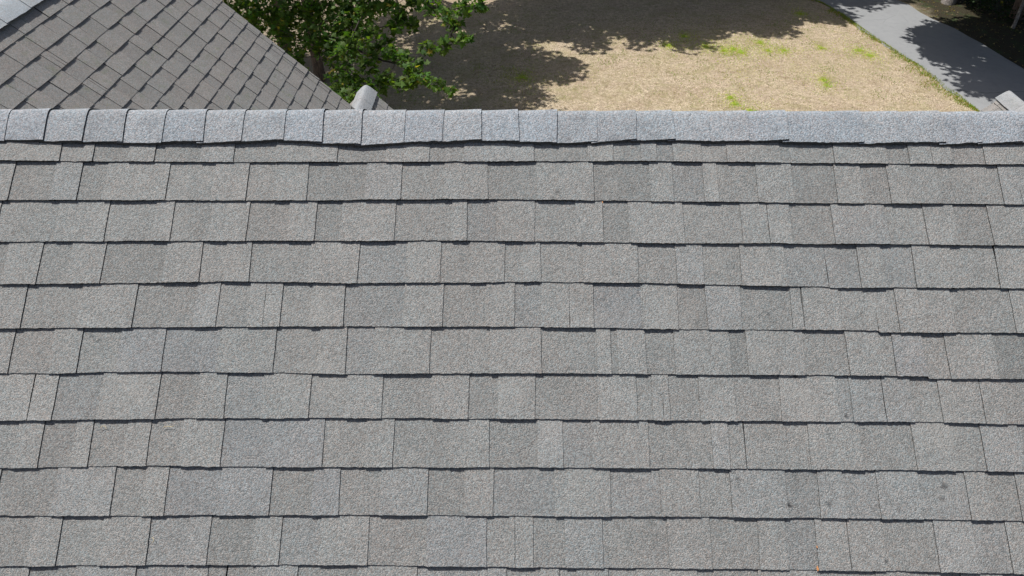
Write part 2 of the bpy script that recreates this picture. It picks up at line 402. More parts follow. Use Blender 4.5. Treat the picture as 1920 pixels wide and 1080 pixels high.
# --- main roof, back slope: faces away from the camera
mb = MB()
rand_field(mb, -XR, -XL, 0.06, 36, 0.03, 21)
mb.build('back_roof', M_SH, house, matrix=HI @ slope_matrix((0, 0, 0), (-1, 0, 0), (0, -math.cos(A1), math.sin(A1))))

def prism(poly, y0, y1, name, mat, axis='y', parent=house):
    """closed prism from a polygon in the plane across the axis"""
    m = MB(); n = len(poly)
    if axis == 'y': A = [(p[0], y0, p[1]) for p in poly]; B = [(p[0], y1, p[1]) for p in poly]
    else: A = [(y0, p[0], p[1]) for p in poly]; B = [(y1, p[0], p[1]) for p in poly]
    m.add(A + B, [(i, (i + 1) % n, n + (i + 1) % n, n + i) for i in range(n)], (1, 1, 1))
    me = m
    me.f.append(np.array([list(range(n))])); me.c.append(np.ones((1, 3)))
    me.f.append(np.array([list(range(n, 2 * n))])); me.c.append(np.ones((1, 3)))
    return me.build(name, mat, parent, matrix=HI)

c1, s1 = math.cos(A1), math.sin(A1); c2, s2 = math.cos(A2), math.sin(A2)
T = 0.02
EV = SMAX - 0.02
# roof decks (felt) under the shingles
prism([(0.0, -T / c1), (-EV * c1, -EV * s1 - T / c1), (-EV * c1, -EV * s1 - 0.05 - T), (0, -0.09), (EV * c1, -EV * s1 - 0.05 - T), (EV * c1, -EV * s1 - T / c1)], XL, XR, 'roof_deck', M_UNDER, 'x')
# felt just under the courses so that open joints look dark
m = MB(); g_ = np.array([[[XL, 0.0, -0.0045], [XL, -EV, -0.0045]], [[XR, 0, -0.0045], [XR, -EV, -0.0045]]]); m.grid(g_[:, ::-1], (1, 1, 1))
m.build('felt', M_UNDER, house, matrix=HI @ slope_matrix((0, 0, 0), (1, 0, 0), main_up))

# --- ridge caps -----------------------------------------------------------------------------------
def ridge_caps(name, breaks, bots, origin, xdir, pitch, mat, step=0.004, seed=3, r0=0.022, c0=0.017, lift=0.0055, L=0.14, parent=house, rev=False):
    """overlapping cap shingles folded over a ridge; each one's +x end lies on top of the next"""
    r = np.random.default_rng(seed); mb = MB()
    sa, ca = math.sin(pitch), math.cos(pitch)
    wv = Wave(seed + 5, 0.012, 0.0008)
    qq = np.concatenate([-np.linspace(1, 0.30, 9), -np.linspace(0.25, 0.0, 9), np.linspace(0.03, 0.25, 8), np.linspace(0.30, 1, 7)])
    for i, (a, b) in enumerate(zip(breaks[:-1], breaks[1:])):
        xa = a - 0.02; xb = b
        n = max(3, int((xb - xa) / step) + 1)
        u = np.linspace(0, 1, n)
        dl = r.normal(0, 0.0022); dr = r.normal(0, 0.0022); skew = r.normal(0, 0.0035)
        lf = lift * r.uniform(0.6, 1.3)
        t = 1.0 + r.normal(0, 0.025); col = np.array([t, t, t]) * (np.array([0.99, 1.0, 1.015]) if r.random() < 0.5 else np.array([1.005, 1.0, 0.995]))
        X0 = xa + (xb - xa) * u
        Lf = bots(X0) + dl * (1 - u) + dr * u + wv(X0); Lb = np.full(n, L) + r.normal(0, 0.003) + wv(X0 + 7)
        Q = np.where(qq[None, :] < 0, qq[None, :] * Lf[:, None], qq[None, :] * Lb[:, None])
        X = X0[:, None] + skew * (-qq[None, :]) * (u[:, None]) + r.normal(0, 0.0004, (1, len(qq))) * u[:, None]
        Yp = Q * ca * (np.sqrt(Q ** 2 + 0.01 ** 2) / (np.abs(Q) + 0.01) * 0.0 + 1.0)
        up = (lf * u)[:, None]
        sag = Wave(seed + 40, 0.06, 0.0009)(X) + Wave(seed + 43, 0.3, 0.0014)(X)
        Z = -sa * np.sqrt(Q ** 2 + r0 ** 2) + c0 + up + sag * np.clip(np.abs(qq), 0, 1)[None, :]
        P = np.stack([X, Yp, Z], -1)
        mb.grid(P, col)
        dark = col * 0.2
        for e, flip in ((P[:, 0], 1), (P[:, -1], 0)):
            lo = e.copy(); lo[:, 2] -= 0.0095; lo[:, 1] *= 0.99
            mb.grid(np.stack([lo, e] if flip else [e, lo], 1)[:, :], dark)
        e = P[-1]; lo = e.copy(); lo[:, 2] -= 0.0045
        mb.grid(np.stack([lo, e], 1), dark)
    x = Vector(xdir).normalized(); z = Vector((0, 0, 1)); y = z.cross(x)
    Mx = Matrix(((x.x, y.x, z.x, origin[0]), (x.y, y.y, z.y, origin[1]), (x.z, y.z, z.z, origin[2]), (0, 0, 0, 1)))
    return mb.build(name, mat, parent, matrix=Mx if parent is None else HI @ Mx, smooth=True)

br = [c / 1000 for c in CAPS]
while br[0] > XL: br.insert(0, br[0] - 0.136)
while br[-1] < XR: br.append(br[-1] + 0.133)
capf = pw(ROWS[0])
def smooth_fix(o):
    # flat shading on cut edges only
    me = o.data
    bpy.context.view_layer.update()
    return o
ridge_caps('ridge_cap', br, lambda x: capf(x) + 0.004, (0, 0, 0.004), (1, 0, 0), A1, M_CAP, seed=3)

# --- wing roof --------------------------------------------------------------------------------------
RAKE = 4.575; WR = 2.125                     # rake (gable end) in y; distance of the ridge up the slope
nw = Vector((s2, 0, c2)); wo_ = nw * -2.94529
wing_up = (-c2, 0, s2)
ridge_pt = wo_ + Vector((c2, 0, -s2)) * -WR
s_first = -1.5942 - 4 * E
WCO = 27
mb = MB(); r = np.random.default_rng(77)
def wing_segs(r):
    """most tabs here are parted by an open joint on one side"""
    s = [q for q in rand_segs(0.3, RAKE, r, (0.08, 0.22), (0.10, 0.24)) if q[0] != 'G']
    s += [('G', x + 0.003 if k == 'D' else x - 0.003) for k, x in s if k == 'D' or r.random() < 0.35]
    for _ in range(int(r.random() < 0.3)):
        x = r.uniform(0.5, RAKE - 0.3); s += [('G', x), ('G', x + r.uniform(0.015, 0.03))]
    return s + [('G', RAKE - r.uniform(0.08, 0.16))]
for k in range(WCO):
    a = s_first + E * k
    wv = Wave(700 + k, 0.4, 0.0016); wv2 = Wave(701 + k, 0.4, 0.0016)
    st = 0.006 if k < 20 else 0.03
    jag = r.normal(0, 0.004)
    course(mb, lambda x, a=a, wv=wv: np.maximum(a + wv(x), -2.075), lambda x, a=a, wv2=wv2: a + E + wv2(x), wing_segs(r), 0.3, RAKE + jag, st, 2000 + k * 7, hlow=0.0072, htooth=0.0036, hw=0.0022, wav=0.5, soft=0.6)
wing = mb.build('wing_roof', M_WING, house, matrix=HI @ slope_matrix(wo_, (0, 1, 0), wing_up))
mb = MB(); rand_field(mb, -RAKE, -0.3, -2.125 + 0.06, 27, 0.03, 33)
# mirrored slope beyond the wing's ridge
mo = Vector((2 * ridge_pt.x - wo_.x, wo_.y, wo_.z))
mb.build('wing_roof', M_WING, house, matrix=HI @ slope_matrix(mo, (0, -1, 0), (c2, 0, s2)))
wlen = (s_first + E * WCO) + WR - 0.03
P0 = ridge_pt
prism([(P0.x, P0.z - T), (P0.x + wlen * c2, P0.z - wlen * s2 - T), (P0.x + wlen * c2 - 0.06, P0.z - wlen * s2 - 0.1), (P0.x, P0.z - 0.14), (P0.x - wlen * c2 + 0.06, P0.z - wlen * s2 - 0.1), (P0.x - wlen * c2, P0.z - wlen * s2 - T)], 0.5, RAKE - 0.03, 'wing_roof_deck', M_UNDER)
m = MB(); m.grid(np.array([[[0.3, WR, -0.0045], [0.3, -1.7, -0.0045]], [[RAKE - 0.01, WR, -0.0045], [RAKE - 0.01, -1.7, -0.0045]]])[:, ::-1], (1, 1, 1))
m.build('felt', M_UNDER, house, matrix=HI @ slope_matrix(wo_, (0, 1, 0), wing_up))
wb = list(np.arange(0.65, RAKE + 0.05, 0.29)); wb[-1] = RAKE + 0.01
ridge_caps('ridge_cap', [-x for x in wb[::-1]], lambda x: 0.172 + 0 * x, (P0.x, 0, P0.z + 0.008), (0, -1, 0), A2, M_CAPR, step=0.006, seed=11, L=0.172, c0=0.040, r0=0.055)
# white rake boards on the wing's gable end
def rake_board(px, pz, pitch, ln, y, side, th=0.025, dep=0.14, parent=house, name='rake_board'):
    c, s = math.cos(pitch), math.sin(pitch)
    prism([(px, pz - 0.02), (px + side * ln * c, pz - ln * s - 0.02), (px + side * ln * c, pz - ln * s - dep), (px, pz - dep - 0.02)], y - th, y, name, M_TRIM)
for sd in (-1, 1): rake_board(P0.x + sd * 0.001, P0.z - 0.015, A2, wlen - 0.02, RAKE - 0.003, sd)

# --- two small gables beyond, lower than the wing ---------------------------------------------------
def small_gable(ax, ay, az, seed, ln=2.2, hw=2.0, patchy=M_WING):
    """front gable with its ridge along y, far rake at ay"""
    ncr = int(hw / E); L_ = E * ncr
    for sd in (1, -1):
        mb = MB()
        xa, xb = (ay - ln, ay) if sd == 1 else (-ay, -(ay - ln))
        rand_field(mb, xa, xb, 0.05, ncr, 0.012, seed + sd)
        mb.build('gable_roof', patchy, house, matrix=HI @ slope_matrix((ax, 0, az), (0, sd, 0), (-sd * c2, 0, s2)))
    n = int(ln / 0.33); bk = [-ay - 0.012 + 0.33 * i for i in range(n)]
    ridge_caps('ridge_cap', bk, lambda x: 0.185 + 0 * x, (ax, 0, az + 0.008), (0, -1, 0), A2, M_CAPW, step=0.006, seed=seed, L=0.185, c0=0.038, r0=0.060, lift=0.002)
    prism([(ax, az - T), (ax + L_ * c2, az - L_ * s2 - T), (ax + L_ * c2 - 0.06, az - L_ * s2 - 0.1), (ax, az - 0.14), (ax - L_ * c2 + 0.06, az - L_ * s2 - 0.1), (ax - L_ * c2, az - L_ * s2 - T)], ay - ln, ay - 0.03, 'gable_roof_deck', M_UNDER)
    for sd in (-1, 1): rake_board(ax + sd * 0.001, az - 0.015, A2, L_ - 0.02, ay - 0.003, sd)
    prism([(ax - 1.1, GZ), (ax + 1.1, GZ), (ax + 1.1, az - 1.22), (ax, az - 0.16), (ax - 1.1, az - 1.22)], ay - ln, ay - 0.3, 'wall', M_WALL)
small_gable(-1.83, 5.34, -2.475, 51)
small_gable(5.99, 5.35, -2.535, 61)

# --- walls, eaves, windows, door --------------------------------------------------------------------
prism([(-EV * c1 + 0.35, GZ), (EV * c1 - 0.35, GZ), (EV * c1 - 0.35, -EV * s1 + 0.12), (0, -0.16), (-EV * c1 + 0.35, -EV * s1 + 0.12)], XL + 0.3, XR - 0.3, 'wall', M_WALL, 'x')
prism([(P0.x - 2.2, GZ), (P0.x + 2.2, GZ), (P0.x + 2.2, P0.z - 2.46), (P0.x, P0.z - 0.18), (P0.x - 2.2, P0.z - 2.46)], 2.0, RAKE - 0.25, 'wall', M_WALL)
yf = -EV * c1 + 0.35
for wx in (-3.0, -0.9, 4.2, 6.2):
    f = MB()
    for b in ((wx - .5, wx + .5, yf - .05, yf - .003, GZ + .95, GZ + 1.05), (wx - .5, wx + .5, yf - .05, yf - .003, GZ + 2.35, GZ + 2.45), (wx - .5, wx - .42, yf - .05, yf - .003, GZ + 1.05, GZ + 2.35), (wx + .42, wx + .5, yf - .05, yf - .003, GZ + 1.05, GZ + 2.35), (wx - .42, wx + .42, yf - .04, yf - .003, GZ + 1.67, GZ + 1.72)): f.box(*b)
    fo = f.build('window', M_TRIM, house, matrix=HI)
    q = MB(); q.box(wx - .42, wx + .42, yf - .015, yf - .004, GZ + 1.05, GZ + 1.67); q.box(wx - .42, wx + .42, yf - .015, yf - .004, GZ + 1.72, GZ + 2.35)
    qo = q.build('pane', M_GLASS, fo)
q = MB(); q.box(1.4, 2.3, yf - .04, yf - .003, GZ + .15, GZ + 2.2); d = q.build('door', M_DOOR, house, matrix=HI)
q = MB(); q.tube([(2.2, yf - .10, GZ + 1.1), (2.2, yf - .04, GZ + 1.1)], [0.03, 0.02], n=10); q.build('handle', M_GLASS, d)
for sd in (-1, 1):
    g2 = MB(); yy = sd * (EV * c1 + 0.01)
    g2.box(XL, XR, yy, yy + sd * 0.11, -EV * s1 - 0.17, -EV * s1 - 0.06)
    g2.build('gutter', M_TRIM, house, matrix=HI)

# ---------------------------------------------------------------- ground, driveway
m, nt, p, out = new_mat('dry_lawn'); g = G(nt); co = g.coord()
n1 = g.noise(co, 22, 6, 0.8); n2 = g.noise(co, 1.3, 4, 0.6); n3 = g.noise(co, 0.28, 3, 0.5); vv = g.vor(co, 34)
c = g.mix(g.ramp(n1.outputs['Fac'], [(0.36, 0.0), (0.64, 1.0)]), (0.38, 0.285, 0.195), (1.0, 0.85, 0.65))
c = g.mix(g.math('MULTIPLY', g.ramp(n2.outputs['Fac'], [(0.45, 0.0), (0.75, 1.0)]), 0.55), c, (0.44, 0.31, 0.235))
sp = g.n('ShaderNodeSeparateColor'); g.link(vv.outputs['Color'], sp.inputs[0])
c = g.mix(g.math('MULTIPLY', g.ramp(sp.outputs[0], [(0.80, 0.0), (0.95, 1.0)]), 0.30), c, (0.78, 0.70, 0.56))
c = g.mix(g.math('MULTIPLY', g.ramp(sp.outputs[1], [(0.80, 0.0), (0.95, 1.0)]), 0.30), c, (0.22, 0.16, 0.11))
gn = g.noise(co, 2.2, 5, 0.7); gf = g.ramp(gn.outputs['Fac'], [(0.52, 0.0), (0.68, 1.0)])
c = g.mix(g.math('MULTIPLY', gf, 0.42), c, (0.34, 0.36, 0.13))
n5 = g.noise(co, 6.5, 6, 0.8, 0.4)
c = g.mix(g.math('MULTIPLY', g.ramp(n5.outputs['Fac'], [(0.42, 0.0), (0.66, 1.0)]), 0.55), c, (0.30, 0.23, 0.14))
n6 = g.noise(co, 0.8, 5, 0.7)
c = g.mix(g.math('MULTIPLY', g.ramp(n6.outputs['Fac'], [(0.45, 0.0), (0.70, 1.0)]), 0.35), c, (0.46, 0.40, 0.20))
n7 = g.noise(co, 8.5, 3, 0.6, 0.5)
c = g.mix(g.math('MULTIPLY', g.ramp(n7.outputs['Fac'], [(0.50, 0.0), (0.66, 1.0)]), 0.50), c, (0.27, 0.20, 0.13))
n8 = g.noise(co, 1.9, 5, 0.7, 0.5)
c = g.mix(g.math('MULTIPLY', g.ramp(n8.outputs['Fac'], [(0.52, 0.0), (0.66, 1.0)]), 0.40), c, (0.30, 0.27, 0.12))
# towards the trees the lawn gives way to bare earth and leaf litter
sx = g.n('ShaderNodeSeparateXYZ'); g.link(co, sx.inputs[0])
wf = g.math('ADD', sx.outputs['X'], g.math('MULTIPLY', n2.outputs['Fac'], 1.2))
right = g.ramp(g.math('MULTIPLY_ADD', wf, 0.8, -10.6), [(0.0, 0.0), (1.0, 1.0)])
litter = g.mix(n1.outputs['Fac'], (0.018, 0.016, 0.009), (0.085, 0.07, 0.04))
litter = g.mix(g.ramp(gn.outputs['Fac'], [(0.5, 0.0), (0.65, 1.0)]), litter, (0.05, 0.075, 0.025))
c = g.mix(right, c, litter)
lf = g.ramp(g.math('MULTIPLY_ADD', g.math('ADD', sx.outputs['X'], g.math('MULTIPLY', n3.outputs['Fac'], 5.0)), -0.3, 0.2), [(0.0, 0.0), (1.0, 1.0)])
c = g.mix(g.math('MULTIPLY', lf, 0.75), c, g.mix(n1.outputs['Fac'], (0.17, 0.14, 0.11), (0.40, 0.34, 0.26)))
g.link(c, p.inputs['Base Color'])
h = g.math('ADD', n1.outputs['Fac'], vv.outputs['Distance'])
g.link(g.bump(h, 0.9, 0.045), p.inputs['Normal'])
M_LAWN = m
mb = MB()
gx = np.concatenate([[-300, -120, -60], np.linspace(-30, 30, 61), [60, 120, 300]]); gy = np.concatenate([[-300, -100, -40], np.linspace(-20, 40, 61), [80, 160, 400]])
X, Y = np.meshgrid(gx, gy, indexing='ij')
Z = 0.05 * np.sin(X * 0.35 + 1) * np.cos(Y * 0.27) * np.clip((np.abs(X - 12.5) - 4) / 4, 0, 1) * 0.5
mb.grid(np.stack([X, Y, Z], -1), (1, 1, 1))
o = mb.build('ground', M_LAWN); o.location = (0, 0, GZ); tag(o, kind='structure')

m, nt, p, out = new_mat('asphalt'); g = G(nt); co = g.coord()
n1 = g.noise(co, 45, 5, 0.7); n2 = g.noise(co, 0.9, 4, 0.55); n4 = g.noise(co, 4.5, 5, 0.6)
c = g.mix(n1.outputs['Fac'], (0.19, 0.197, 0.205), (0.325, 0.333, 0.342))
c = g.mix(g.math('MULTIPLY', g.ramp(n2.outputs['Fac'], [(0.35, 0.0), (0.7, 1.0)]), 0.35), c, (0.33, 0.34, 0.355))
c = g.mix(g.math('MULTIPLY', g.ramp(n4.outputs['Fac'], [(0.5, 0.0), (0.75, 1.0)]), 0.35), c, (0.19, 0.197, 0.21))
ck = g.n('ShaderNodeTexVoronoi', feature='DISTANCE_TO_EDGE'); g.link(co, ck.inputs['Vector']); ck.inputs['Scale'].default_value = 0.45
c = g.mix(g.math('MULTIPLY', g.ramp(ck.outputs['Distance'], [(0.0, 1.0), (0.008, 0.0)]), g.ramp(n2.outputs['Fac'], [(0.5, 0.0), (0.6, 0.3)])), c, (0.10, 0.105, 0.11))
# sealed seam across the drive
sx = g.n('ShaderNodeSeparateXYZ'); g.link(co, sx.inputs[0])
cr = g.math('ABSOLUTE', g.math('ADD', g.math('SUBTRACT', sx.outputs['Y'], 14.2), g.math('MULTIPLY_ADD', n2.outputs['Fac'], 0.9, -0.45)))
c = g.mix(g.ramp(cr, [(0.008, 0.65), (0.035, 0.0)]), c, (0.10, 0.105, 0.11))
g.link(c, p.inputs['Base Color']); p.inputs['Roughness'].default_value = 0.85
g.link(g.bump(n1.outputs['Fac'], 0.5, 0.01), p.inputs['Normal'])
DL = [(10.35, 21.03), (10.76, 19.81), (10.91, 18.68), (11.14, 17.43), (11.38, 16.4), (11.56, 15.68), (11.64, 14.59), (11.72, 14.06), (11.75, 13.47)]
DR = [(13.11, 21.2), (13.67, 19.31), (14.15, 17.48), (14.24, 16.41), (14.37, 15.66)]
def edge(pts, ys):
    q = sorted([(y, x) for x, y in pts]); yy = np.array([a for a, _ in q]); xx = np.array([b for _, b in q])
    x = np.interp(ys, yy, xx)
    x = np.where(ys > yy[-1], xx[-1] + (ys - yy[-1]) * -0.45, x); x = np.where(ys < yy[0], xx[0] + (yy[0] - ys) * 0.08, x)
    return x
ys = np.linspace(-14, 60, 371)
xl = edge(DL, ys) + Wave(61, 0.7, 0.05)(ys) + Wave(62, 0.25, 0.02)(ys); xr = edge(DR, ys) + Wave(63, 0.7, 0.05)(ys)
mb = MB()
P = np.stack([np.stack([xl - .02, ys, 0 * ys - 0.02], -1)] + [np.stack([xl + (xr - xl) * t, ys, 0 * ys + 0.02 + 0.02 * math.sin(math.pi * t)], -1) for t in (0, 0.25, 0.5, 0.75, 1)] + [np.stack([xr + .02, ys, 0 * ys - 0.02], -1)], 0)
mb.grid(P, (1, 1, 1))
o = mb.build('driveway', m); o.location = (0, 0, GZ); tag(o, kind='structure')

# ---------------------------------------------------------------- small plants, litter (uncountable stuff)
def blades(mb, xy, hgt, wid, cols, spread=0.5, lean=0.6):
    n = len(xy); a = rng.uniform(0, 2 * math.pi, n); l = rng.uniform(0, lean, n) * hgt
    base = np.column_stack([xy, np.zeros(n)])
    dx = np.column_stack([np.cos(a), np.sin(a), np.zeros(n)]) * (wid / 2)[:, None]
    b = rng.uniform(0, 2 * math.pi, n)
    tip = base + np.column_stack([np.cos(b) * l, np.sin(b) * l, hgt])
    V = np.stack([base - dx, base + dx, tip], 1).reshape(-1, 3)
    F = np.arange(3 * n).reshape(n, 3)
    mb.add(V, F, cols)
M_GRASS = leaf_mat('grass_blade', (1, 1, 1), 0.35)
# green fringe along the drive
mb = MB()
n = 7000; yy = rng.uniform(10, 24, n); xe = edge(DL, yy)
gw = np.clip(0.26 + Wave(71, 0.45, 0.26)(yy), 0.01, 1); dist = np.abs(rng.normal(0, 1, n)) * gw * 0.55
keep = (yy > 12.5)
xy = np.column_stack([xe - dist + 0.04, yy])[keep]; k = len(xy)
colr = np.column_stack([rng.uniform(0.20, 0.46, k), rng.uniform(0.28, 0.46, k), rng.uniform(0.05, 0.14, k)])
blades(mb, xy, rng.uniform(0.02, 0.07, k), rng.uniform(0.012, 0.03, k), colr)
# green weeds in the dry lawn
GP = [(7.42, 17.53, .32), (7.5, 16.94, .22), (6.49, 17.05, .35), (6.67, 16.82, .3), (6.19, 16.94, .3), (7.97, 16.95, .25), (5.66, 13.94, .20), (5.69, 13.58, .20), (9.15, 17.14, .15), (8.49, 14.99, .2), (8.45, 14.67, .15), (10.2, 16.96, .3), (10.4, 16.6, .3), (5.71, 17.23, .3), (0.17, 15.12, .4), (5.2, 18.0, .3), (4.6, 17.3, .3), (9.4, 19.9, .25), (6.0, 13.2, .2)]
for gx_, gy_, gr_ in GP:
    k = int(1000 * gr_ / 0.3); rr_ = rng.exponential(gr_ * 1.15, k) * (1 + 0.6 * np.sin(3 * rng.uniform(0, 6.28, k))); aa_ = rng.uniform(0, 6.28, k); rr_ *= 1 + 0.45 * np.sin(aa_ * 3 + gx_) + 0.3 * np.sin(aa_ * 5 + gy_); xy = np.column_stack([gx_ + rr_ * np.cos(aa_), gy_ + rr_ * np.sin(aa_) * 1.2])
    colr = np.column_stack([rng.uniform(0.36, 0.60, k), rng.uniform(0.46, 0.66, k), rng.uniform(0.08, 0.18, k)])
    blades(mb, xy, rng.uniform(0.008, 0.025, k), rng.uniform(0.012, 0.03, k), colr, lean=2.2)
for i in range(420):
    x_, y_ = rng.uniform(-4, 10.5), rng.uniform(11, 20); k = int(rng.integers(4, 32))
    xy = np.column_stack([rng.normal(x_, 0.13, k), rng.normal(y_, 0.16, k)])
    colr = np.column_stack([rng.uniform(0.16, 0.30, k), rng.uniform(0.24, 0.36, k), rng.uniform(0.04, 0.10, k)])
    blades(mb, xy, rng.uniform(0.01, 0.04, k), rng.uniform(0.01, 0.03, k), colr, lean=1.2)
o = mb.build('grass', M_GRASS); o.location = (0, 0, GZ + 0.004)
tag(o, 'patchy green grass and weeds along the drive edge and in the dry lawn', 'grass', kind='stuff')
# straw and fallen bits
mb = MB(); n = 42000
xy = np.column_stack([rng.uniform(-9, 12, n), rng.uniform(10.5, 24, n)]); xy = xy[xy[:, 0] < edge(DL, xy[:, 1]) - 0.02]; k = len(xy)
t = rng.random(k)[:, None]; colr = (np.array([0.78, 0.68, 0.50]) * t + np.array([0.20, 0.12, 0.06]) * (1 - t)) * rng.uniform(0.7, 1.1, k)[:, None]
blades(mb, xy, rng.uniform(0.006, 0.022, k), rng.uniform(0.010, 0.026, k), colr, lean=2.5)
n = 9000; xy = np.column_stack([rng.uniform(13, 30, n), rng.uniform(12, 30, n)]); xy = xy[xy[:, 0] > edge(DR, xy[:, 1]) + 0.0]; k = len(xy)
t = rng.random(k)[:, None]; colr = (np.array([0.42, 0.33, 0.18]) * t + np.array([0.08, 0.05, 0.03]) * (1 - t))
blades(mb, xy, rng.uniform(0.01, 0.04, k), rng.uniform(0.03, 0.09, k), colr, lean=2.5)
o = mb.build('leaf_litter', M_GRASS); o.location = (0, 0, GZ + 0.006)
tag(o, 'dry straw and fallen bits strewn over the tan lawn', 'litter', kind='stuff')

# ---------------------------------------------------------------- trees
M_LEAF = leaf_mat('maple_leaf', (1, 1, 1), 0.42)
M_BARK = bark_mat('grey_brown_bark', (0.21, 0.155, 0.125)); M_BARKP = bark_mat('pale_bark', (0.30, 0.27, 0.25)); M_TWIG = simple_mat('dark_twig', (0.05, 0.042, 0.036), 0.8, 30, 0.3)
ang = np.linspace(0, 2 * math.pi, 11)[:-1]
# five pointed lobes with notches between them
LA = np.radians([-90, -50, -28, 8, 24, 62, 90, 118, 156, 172, 208, 230]); LR = np.array([0.35, 0.75, 0.5, 0.98, 0.5, 0.62, 1.1, 0.62, 0.5, 0.98, 0.5, 0.75])
LEAF = np.column_stack([LR * np.cos(LA), LR * np.sin(LA), 0.12 * np.abs(np.cos(LA)) * LR])
def leaves(mb, C, size, cols, flat=0.55, shape=LEAF):
    """one small polygon leaf per centre, tilted at random"""
    n = len(C); k = len(shape)
    nz = rng.normal(0, flat, (n, 3)); nz[:, 2] = 1; nz /= np.linalg.norm(nz, axis=1)[:, None]
    a = rng.normal(size=(n, 3)); a -= nz * (a * nz).sum(1)[:, None]; a /= np.linalg.norm(a, axis=1)[:, None]
    b = np.cross(nz, a)
    V = C[:, None] + (shape[None, :, 0, None] * a[:, None] + shape[None, :, 1, None] * b[:, None] - shape[None, :, 2, None] * nz[:, None]) * size[:, None, None]
    V = np.concatenate([V, C[:, None]], 1)
    I = (np.arange(n) * (k + 1))[:, None, None]
    tri = np.array([[i, (i + 1) % k, k] for i in range(k)])[None]
    mb.add(V.reshape(-1, 3), (I + tri).reshape(-1, 3), np.repeat(cols, k, 0))
def leaf_cols(n, warm=0.04, base=(0.066, 0.135, 0.022)):
    v = rng.uniform(0.55, 1.5, n)[:, None]; c = np.array(base) * v
    c = c * np.column_stack([rng.uniform(0.8, 1.35, n), np.ones(n), rng.uniform(0.7, 1.3, n)])
    q = rng.random(n) < warm; c[q] = np.array([0.42, 0.36, 0.06]) * rng.uniform(0.6, 1.1, q.sum())[:, None]
    return c
def ball(c, r, n, sq=(1, 1, 0.7)):
    p = rng.normal(size=(n, 3)); p /= np.linalg.norm(p, axis=1)[:, None]; p *= (rng.random(n) ** 0.45)[:, None] * r
    return np.array(c) + p * np.array(sq)
def wobble(a, b, n=5, k=0.08):
    a = Vector(a); b = Vector(b); L_ = (b - a).length
    return [tuple(a.lerp(b, t) + Vector((random.gauss(0, 1), random.gauss(0, 1), random.gauss(0, 1))) * L_ * k * math.sin(math.pi * t)) for t in [i / (n - 1) for i in range(n)]]
CL = [(-5.14, 10.29, -3.25, 0.35), (-4.64, 10.18, -3.37, 0.38), (-5.14, 10.54, -3.71, 0.26), (-4.27, 10.76, -3.48, 0.46), (-3.7, 10.78, -3.46, 0.46), (-3.01, 10.22, -3.34, 0.42), (-3.26, 9.96, -3.61, 0.32), (-3.8, 9.89, -3.69, 0.32), (-4.52, 10.44, -3.82, 0.19), (-3.45, 9.69, -3.9, 0.26), (-2.93, 9.27, -3.63, 0.28), (-4.09, 9.62, -3.97, 0.16), (-3.88, 8.93, -3.99, 0.19), (-3.57, 8.33, -3.9, 0.2), (-3.23, 8.28, -3.95, 0.23), (-2.98, 8.39, -3.83, 0.27), (-2.73, 8.28, -3.95, 0.25), (-2.78, 7.77, -3.91, 0.22), (-2.43, 7.81, -3.88, 0.19), (-2.53, 8.58, -3.63, 0.2), (-2.55, 9.76, -3.1, 0.28), (-2.03, 9.15, -3.02, 0.2), (-1.82, 9.05, -3.14, 0.15), (-2.1, 9.02, -3.17, 0.15), (-1.46, 9.06, -2.83, 0.22), (-1.17, 8.77, -2.86, 0.17), (-0.87, 8.63, -2.72, 0.17), (-0.59, 8.57, -2.64, 0.14), (-1.03, 8.53, -2.96, 0.16), (-0.87, 8.29, -3.08, 0.12), (-1.13, 8.32, -3.19, 0.16), (-1.46, 8.48, -3.31, 0.15), (-0.76, 8.19, -3.04, 0.07), (-2.53, 9.14, -3.33, 0.2), (-2.24, 8.83, -3.37, 0.16), (-2.44, 8.72, -3.49, 0.14), (-2.08, 8.51, -3.42, 0.16), (-1.84, 8.25, -3.41, 0.15), (-1.66, 7.94, -3.45, 0.15), (-1.42, 7.65, -3.46, 0.13), (-1.21, 7.41, -3.43, 0.12), (-1.02, 7.26, -3.45, 0.09), (-1.75, 7.8, -3.6, 0.12), (-1.53, 8.02, -3.36, 0.1), (-2.18, 8.16, -3.65, 0.16), (-1.95, 7.96, -3.72, 0.12), (-2.32, 8.16, -3.8, 0.18), (-1.6, 7.74, -3.52, 0.12), (-3.06, 9.88, -3.41, 0.24), (-2.21, 9.48, -2.96, 0.17), (-1.81, 9.3, -2.87, 0.16)]
BRN = [[(-4.41, 12.44, -4.61), (-3.29, 10.8, -3.45), (-2.58, 10.01, -2.98), (-1.81, 9.36, -2.81), (-1.17, 8.79, -2.84), (-0.5, 8.58, -2.62)], [(-4.32, 12.02, -4.62), (-3.39, 10.41, -3.86), (-2.81, 9.32, -3.72), (-2.41, 8.75, -3.6), (-2.04, 8.4, -3.54), (-1.66, 7.92, -3.47), (-1.01, 7.26, -3.45)], [(-3.39, 10.41, -3.86), (-2.62, 9.34, -3.41), (-2.28, 9.12, -3.21), (-1.9, 9.08, -3.1)], [(-1.17, 8.79, -2.84), (-1.01, 8.52, -2.98), (-1.13, 8.31, -3.21), (-1.49, 8.47, -3.33)], [(-4.26, 11.55, -4.84), (-3.39, 9.96, -4.35), (-2.97, 8.87, -4.06), (-2.43, 7.81, -3.88)], [(-2.58, 10.01, -2.98), (-2.9, 9.29, -3.46), (-3.34, 9.22, -3.82), (-3.65, 9.68, -3.92)], [(-3.39, 9.96, -4.35), (-2.48, 8.59, -3.92), (-1.95, 7.95, -3.73)]]
LINE = lambda y: 1.086 - (y + 2.04) * math.tan(math.radians(19.0)) 

def seen_from_roof(C, margin=0.25):
    """how far a point lies under the lowest sight line the open lawn needs"""
    return C[:, 2] < 1.086 - (C[:, 1] + 2.04) * 0.345 + margin

